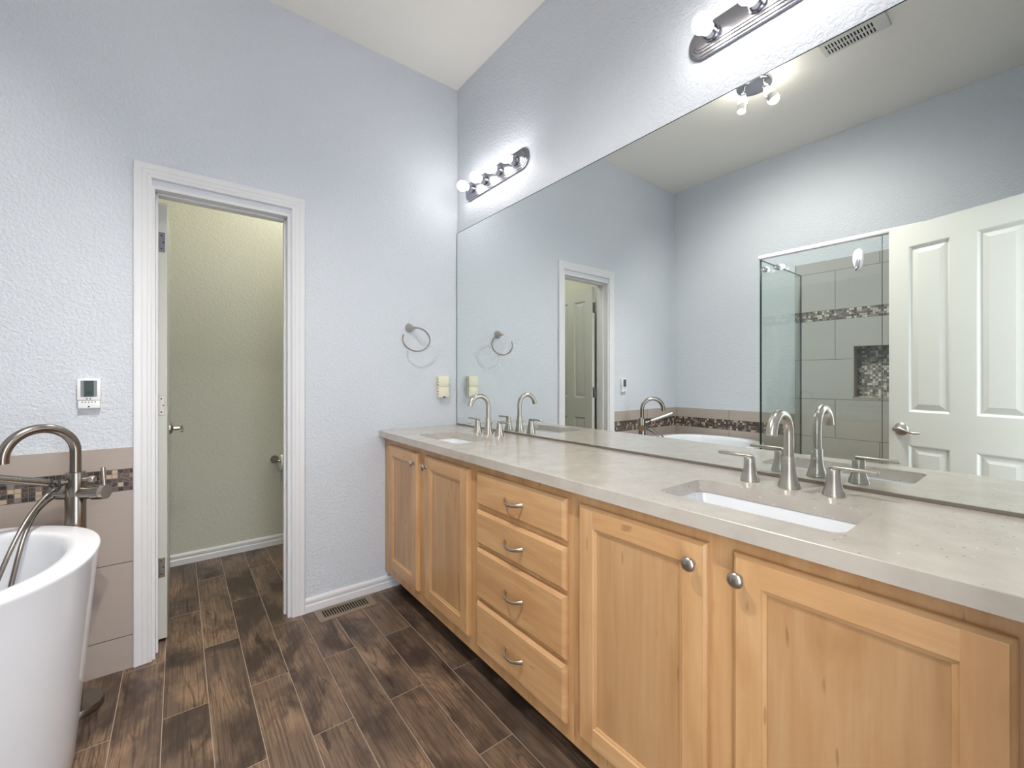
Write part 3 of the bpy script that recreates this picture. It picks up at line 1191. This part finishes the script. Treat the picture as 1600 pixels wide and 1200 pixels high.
b.cyl(pc + HD * .060, pc + HD * .085, .0265, D, 28)
b.obj('valve_body', fl, smooth=40)
b = MB()
b.cyl(pc + HD * .085, pc + HD * .100, .0255, M['nickel'], 28)
b.tube([pc + HD * .094 + Vector((0, 0, .01)), pc + HD * .088 + Vector((0, 0, .09))], .0065, M['nickel'], 14)
o = b.obj('valve_lever', fl, smooth=40)
b = MB()
kp = Vector((PX, PY, .832))
b.cyl(kp + HD * .020, kp + HD * .044, .0085, M['nickel'], 16)
b.lathe([(.011, 0), (.013, .004), (.013, .014), (.010, .018)], kp + HD * .044, HD, M['nickel'], 20)
b.obj('diverter_knob', fl, smooth=40)
b = MB()
cr = Vector((PX, PY, .828)) + SD * .020
b.cyl(cr, cr + SD * .035, .010, D, 16)
side = Vector((-SD.y, SD.x, 0))
b.tube([cr + SD * .035 + side * .024 * cos(t_) + Vector((0, 0, .024 * sin(t_))) for t_ in [radians(-230 + i * 14) for i in range(20)]], .0035, M['ink'], 10)
b.obj('wand_cradle', fl, smooth=40)

# hand shower resting in the cradle
hs = thing('hand_shower', 'brushed nickel hand shower wand held by the tub filler', 'hand shower', tuple(cr + SD * .04))
b = MB()
w0 = cr + SD * .025
w1 = w0 + SD * .215 + Vector((0, 0, .072))
dd = (w1 - w0)
b.tube([w0, w0 + dd * .12, w0 + dd * .13, w0 + dd * .5, w0 + dd], [.0095, .0095, .0125, .0145, .0160], D, 20)
b.obj('wand', hs, smooth=40)
b = MB()
b.cyl(w0 + dd * .11, w0 + dd * .135, .0138, M['ink'], 20)
b.obj('collar', hs, smooth=40)


def bez(p, n=40):
    P = [Vector(x) for x in p]
    out = []
    for i in range(n + 1):
        t = i / n
        Q = P[:]
        while len(Q) > 1:
            Q = [Q[k].lerp(Q[k + 1], t) for k in range(len(Q) - 1)]
        out.append(Q[0])
    return out


h0 = pc - HD * .050
b = MB()
b.tube(bez([h0, h0 - HD * .03 + Vector((-.02, -.02, -.03)), h0 + Vector((-.075, -.12, -.05)), (-1.80, -.38, .71), (-1.815, -.47, .42), (-1.84, -.50, .24), (-1.92, -.55, .17)]), .0066, D, 12)
o1 = b.obj('hose', fl, smooth=60)
b = MB()
b.tube(bez([w0 + Vector((0, 0, -.002)), h0 + Vector((-.02, -.02, .01)), h0 + Vector((-.07, -.10, -.03)), (-1.82, -.40, .74), (-1.865, -.52, .42), (-1.90, -.56, .24), (-1.96, -.58, .17)]), .0066, D, 12)
b.obj('hose', fl, smooth=60)

# ================================================================= SHOWER GLASS
GX = -1.766
gl = thing('shower_enclosure', 'clear glass shower enclosure with white top rail', 'shower screen', (GX, -1.103, .11))
b = MB()
b.box(GX - .004, GX + .004, -1.745, -1.107, .1115, 2.012, M['glass'])
o = b.obj('front_panel', gl, smooth=0)
b = MB()
b.box(GX - .004, GX + .004, -2.40, -1.750, .1115, 2.012, M['glass'])
o = b.obj('glass_door', gl, smooth=0)
b = MB()
b.box(XL + TT + .002, GX - .004, -1.107, -1.099, .1115, 2.012, M['glass'])
o = b.obj('return_panel', gl, smooth=0)
b = MB()
b.box(GX - .005, GX + .005, -1.107, -1.0985, .1115, 2.012, M['glass_edge'])
b.box(XL + TT, XL + TT + .0035, -1.108, -1.098, .1115, 2.012, M['glass_edge'])
b.box(XL + TT, GX, -1.107, -1.099, 2.008, 2.013, M['glass_edge'])
b.box(GX - .0035, GX + .0035, -1.7485, -1.7465, .1115, 2.012, M['glass_edge'])
b.obj('glass_edge', gl, smooth=0)
b = MB()
b.box(GX - .014, GX + .014, -2.4, -1.090, 2.013, 2.041, M['rail'], .007, 3)
o = b.obj('top_rail', gl, smooth=40)
o['label'] = 'white top rail'
for yy in (-1.128, -1.205):
    b = MB()
    b.lathe([(.012, 0), (.012, .006), (.0165, .008), (.0165, .016), (.010, .018)], (GX + .004, yy, 1.940), (1, 0, 0), M['chrome'], 24)
    b.lathe([(.012, 0), (.012, .006), (.0165, .008), (.0165, .016), (.010, .018)], (GX - .004, yy, 1.940), (-1, 0, 0), M['chrome'], 24)
    b.obj('glass_clamp', gl, smooth=40)
# suction hook on the glass
hk = thing('suction_hook', 'white plastic suction hook stuck on the shower glass', 'hook', (GX + .004, -1.642, 1.89))
b = MB()
rings = []
for sc, x in ((.92, .0005), (1.0, .004), (1.0, .010), (.90, .016), (.70, .020), (.4, .022)):
    pts = []
    for i in range(40):
        a = 2 * pi * i / 40
        c, s = cos(a), sin(a)
        wv = .027 * (1.0 if s > 0 else 1 - .22 * (-s))
        pts.append((GX + .004 + x, -1.642 + wv * sc * math.copysign(abs(c) ** .8, c), 1.898 + .060 * sc * math.copysign(abs(s) ** .85, s)))
    rings.append(pts)
b.loft(rings, M['plastic'])
b.obj('body', hk, smooth=50)
b = MB()
b.tube([(GX + .024, -1.642, 1.893), (GX + .030, -1.642, 1.880), (GX + .034, -1.642, 1.858), (GX + .036, -1.642, 1.843), (GX + .044, -1.642, 1.836), (GX + .052, -1.642, 1.842)], [.014, .016, .016, .015, .013, .008], M['grey_pl'], 16, flat=(.35, 1))
o = b.obj('hook_arm', hk, smooth=50)
o['label'] = 'grey plastic hook'

# ================================================================= CEILING THINGS
cv = thing('ceiling_vent', 'white slotted ceiling vent seen at the top of the mirror', 'ceiling vent', (-1.46, -1.68, H))
b = MB()
VX0, VX1, VY0, VY1 = -1.530, -1.395, -1.835, -1.545
holes = []
for r_ in range(2):
    for k in range(15):
        y0 = -1.775 + k * .0142
        x0 = -1.512 + r_ * .051
        holes.append((x0, x0 + .040, y0, y0 + .0065))
b.slab('z', H - .009, H - .006, VX0 + .003, VX1 - .003, VY0 + .003, VY1 - .003, holes, M['ventw'])
b.loft([[(VX0, VY0, H - .0005), (VX1, VY0, H - .0005), (VX1, VY1, H - .0005), (VX0, VY1, H - .0005)],
        [(VX0 + .003, VY0 + .003, H - .009), (VX1 - .003, VY0 + .003, H - .009), (VX1 - .003, VY1 - .003, H - .009), (VX0 + .003, VY1 - .003, H - .009)]], M['ventw'], False, False)
b.obj('grille', cv, smooth=0)
b = MB()
b.box(VX0 + .01, VX1 - .01, -1.785, -1.555, H - .0035, H - .001, M['black'])  # black sheet behind the slots, duct shade put in as colour
b.obj('duct_shade_sheet', cv, smooth=0)

sp = thing('ceiling_spotlight', 'chrome two-head ceiling spotlight seen in the mirror', 'ceiling light', (-1.44, -1.195, H))
b = MB()
b.lathe([(.100, .0005), (.100, .012), (.096, .020), (.085, .024), (0, .025)], (-1.44, -1.195, H), (0, 0, -1), M['satin'], 40)
b.obj('ceiling_plate', sp, smooth=40)
for (hx, hy, ax) in ((-1.405, -1.150, Vector((.15, .05, -1))), (-1.425, -1.262, Vector((-.1, -.45, -1)))):
    ax.normalize()
    top = Vector((hx, hy, H - .024))
    b = MB()
    b.cyl(top, top + Vector((0, 0, -.028)), .006, M['chrome'], 14)
    p0 = top + Vector((0, 0, -.03))
    b.lathe([(.012, 0), (.016, .004), (.016, .020), (.013, .024)], p0, ax, M['chrome'], 20)
    p1 = p0 + ax * .024
    hd = b.obj('spot_head', sp, smooth=40)
    b = MB()
    b.lathe([(.012, 0), (.020, .012), (.026, .035), (.0265, .042), (.018, .050), (0, .052)], p1, ax, M['spot'], 24)
    b.obj('spot_bulb', hd, smooth=60)
    b = MB()
    p2 = p1 + ax * .052
    b.lathe([(.0285, 0), (.0285, .042), (.0265, .042), (.0265, .0)], p2, ax, M['chrome'], 28, False, False)
    sd = ax.orthogonal().normalized()
    for s in (-1, 1):
        b.tube([p0 + sd * s * .015 + ax * .01, p1 + sd * s * .0275 + ax * .02, p2 + sd * s * .0285 + ax * .01], .0022, M['chrome'], 8)
    b.obj('shade_ring', hd, smooth=40)
    ld = bpy.data.lights.new('spot_beam', 'SPOT')
    ld.energy = BEAM * (0.85 if hy > -1.2 else 1.25)
    ld.color = (1.0, 0.95, 0.88)
    ld.spot_size = radians(128)
    ld.spot_blend = 0.8
    ld.shadow_soft_size = 0.03
    lo = bpy.data.objects.new('spot_beam', ld)
    COL.objects.link(lo)
    lo.parent = hd
    lo.location = (p2 + ax * .035) - sp.location
    lo.rotation_euler = (0, radians(38 if hy > -1.2 else -16), 0)

# toilet room ceiling light
tl = thing('ceiling_light', 'round ceiling light inside the toilet room', 'ceiling light', (-.62, .66, H))
b = MB()
b.lathe([(.15, .0005), (.15, .02), (.145, .024), (.12, .025)], (-.62, .66, H), (0, 0, -1), M['nickel'], 40)
b.obj('base', tl)
b = MB()
b.lathe([(.135, 0), (.14, .02), (.125, .055), (.08, .078), (0, .085)], (-.62, .66, H - .025), (0, 0, -1), M['tlamp'], 40)
b.obj('diffuser', tl, smooth=60)

# ================================================================= TOILET PAPER
tp = thing('toilet_paper_holder', 'dark nickel toilet paper holder on the toilet room back wall', 'paper holder', (-.862, YT, .61))
b = MB()
hx, hz = -.862, .617
b.lathe([(.027, 0), (.027, .004), (.022, .012), (.014, .028), (.0095, .045), (.0085, .075)], (hx, YT - .0003, hz), (.0, -1, 0), M['nickel_d'], 28)
b.tube([(hx, YT - .070, hz), (hx, YT - .082, hz - .001), (hx + .012, YT - .088, hz - .002), (hx + .17, YT - .088, hz - .002)], [.0085, .0085, .0075, .0075], M['nickel_d'], 14)
b.obj('arm', tp, smooth=50)
tr2 = MB()
rx0, rx1 = hx + .022, hx + .127
rings = []
n = 40
for rr, xx in ((.019, rx0), (.054, rx0), (.054, rx1), (.019, rx1), (.019, rx0)):
    rings.append([(xx, YT - .088 + rr * cos(2 * pi * i / n), hz - .014 + rr * sin(2 * pi * i / n)) for i in range(n)])
tr2.loft(rings, M['paper'], False, False)
o = tr2.obj('toilet_paper_roll', smooth=40)
o['label'] = 'white toilet paper roll on the holder, half hidden by the doorway'
o['category'] = 'toilet paper'
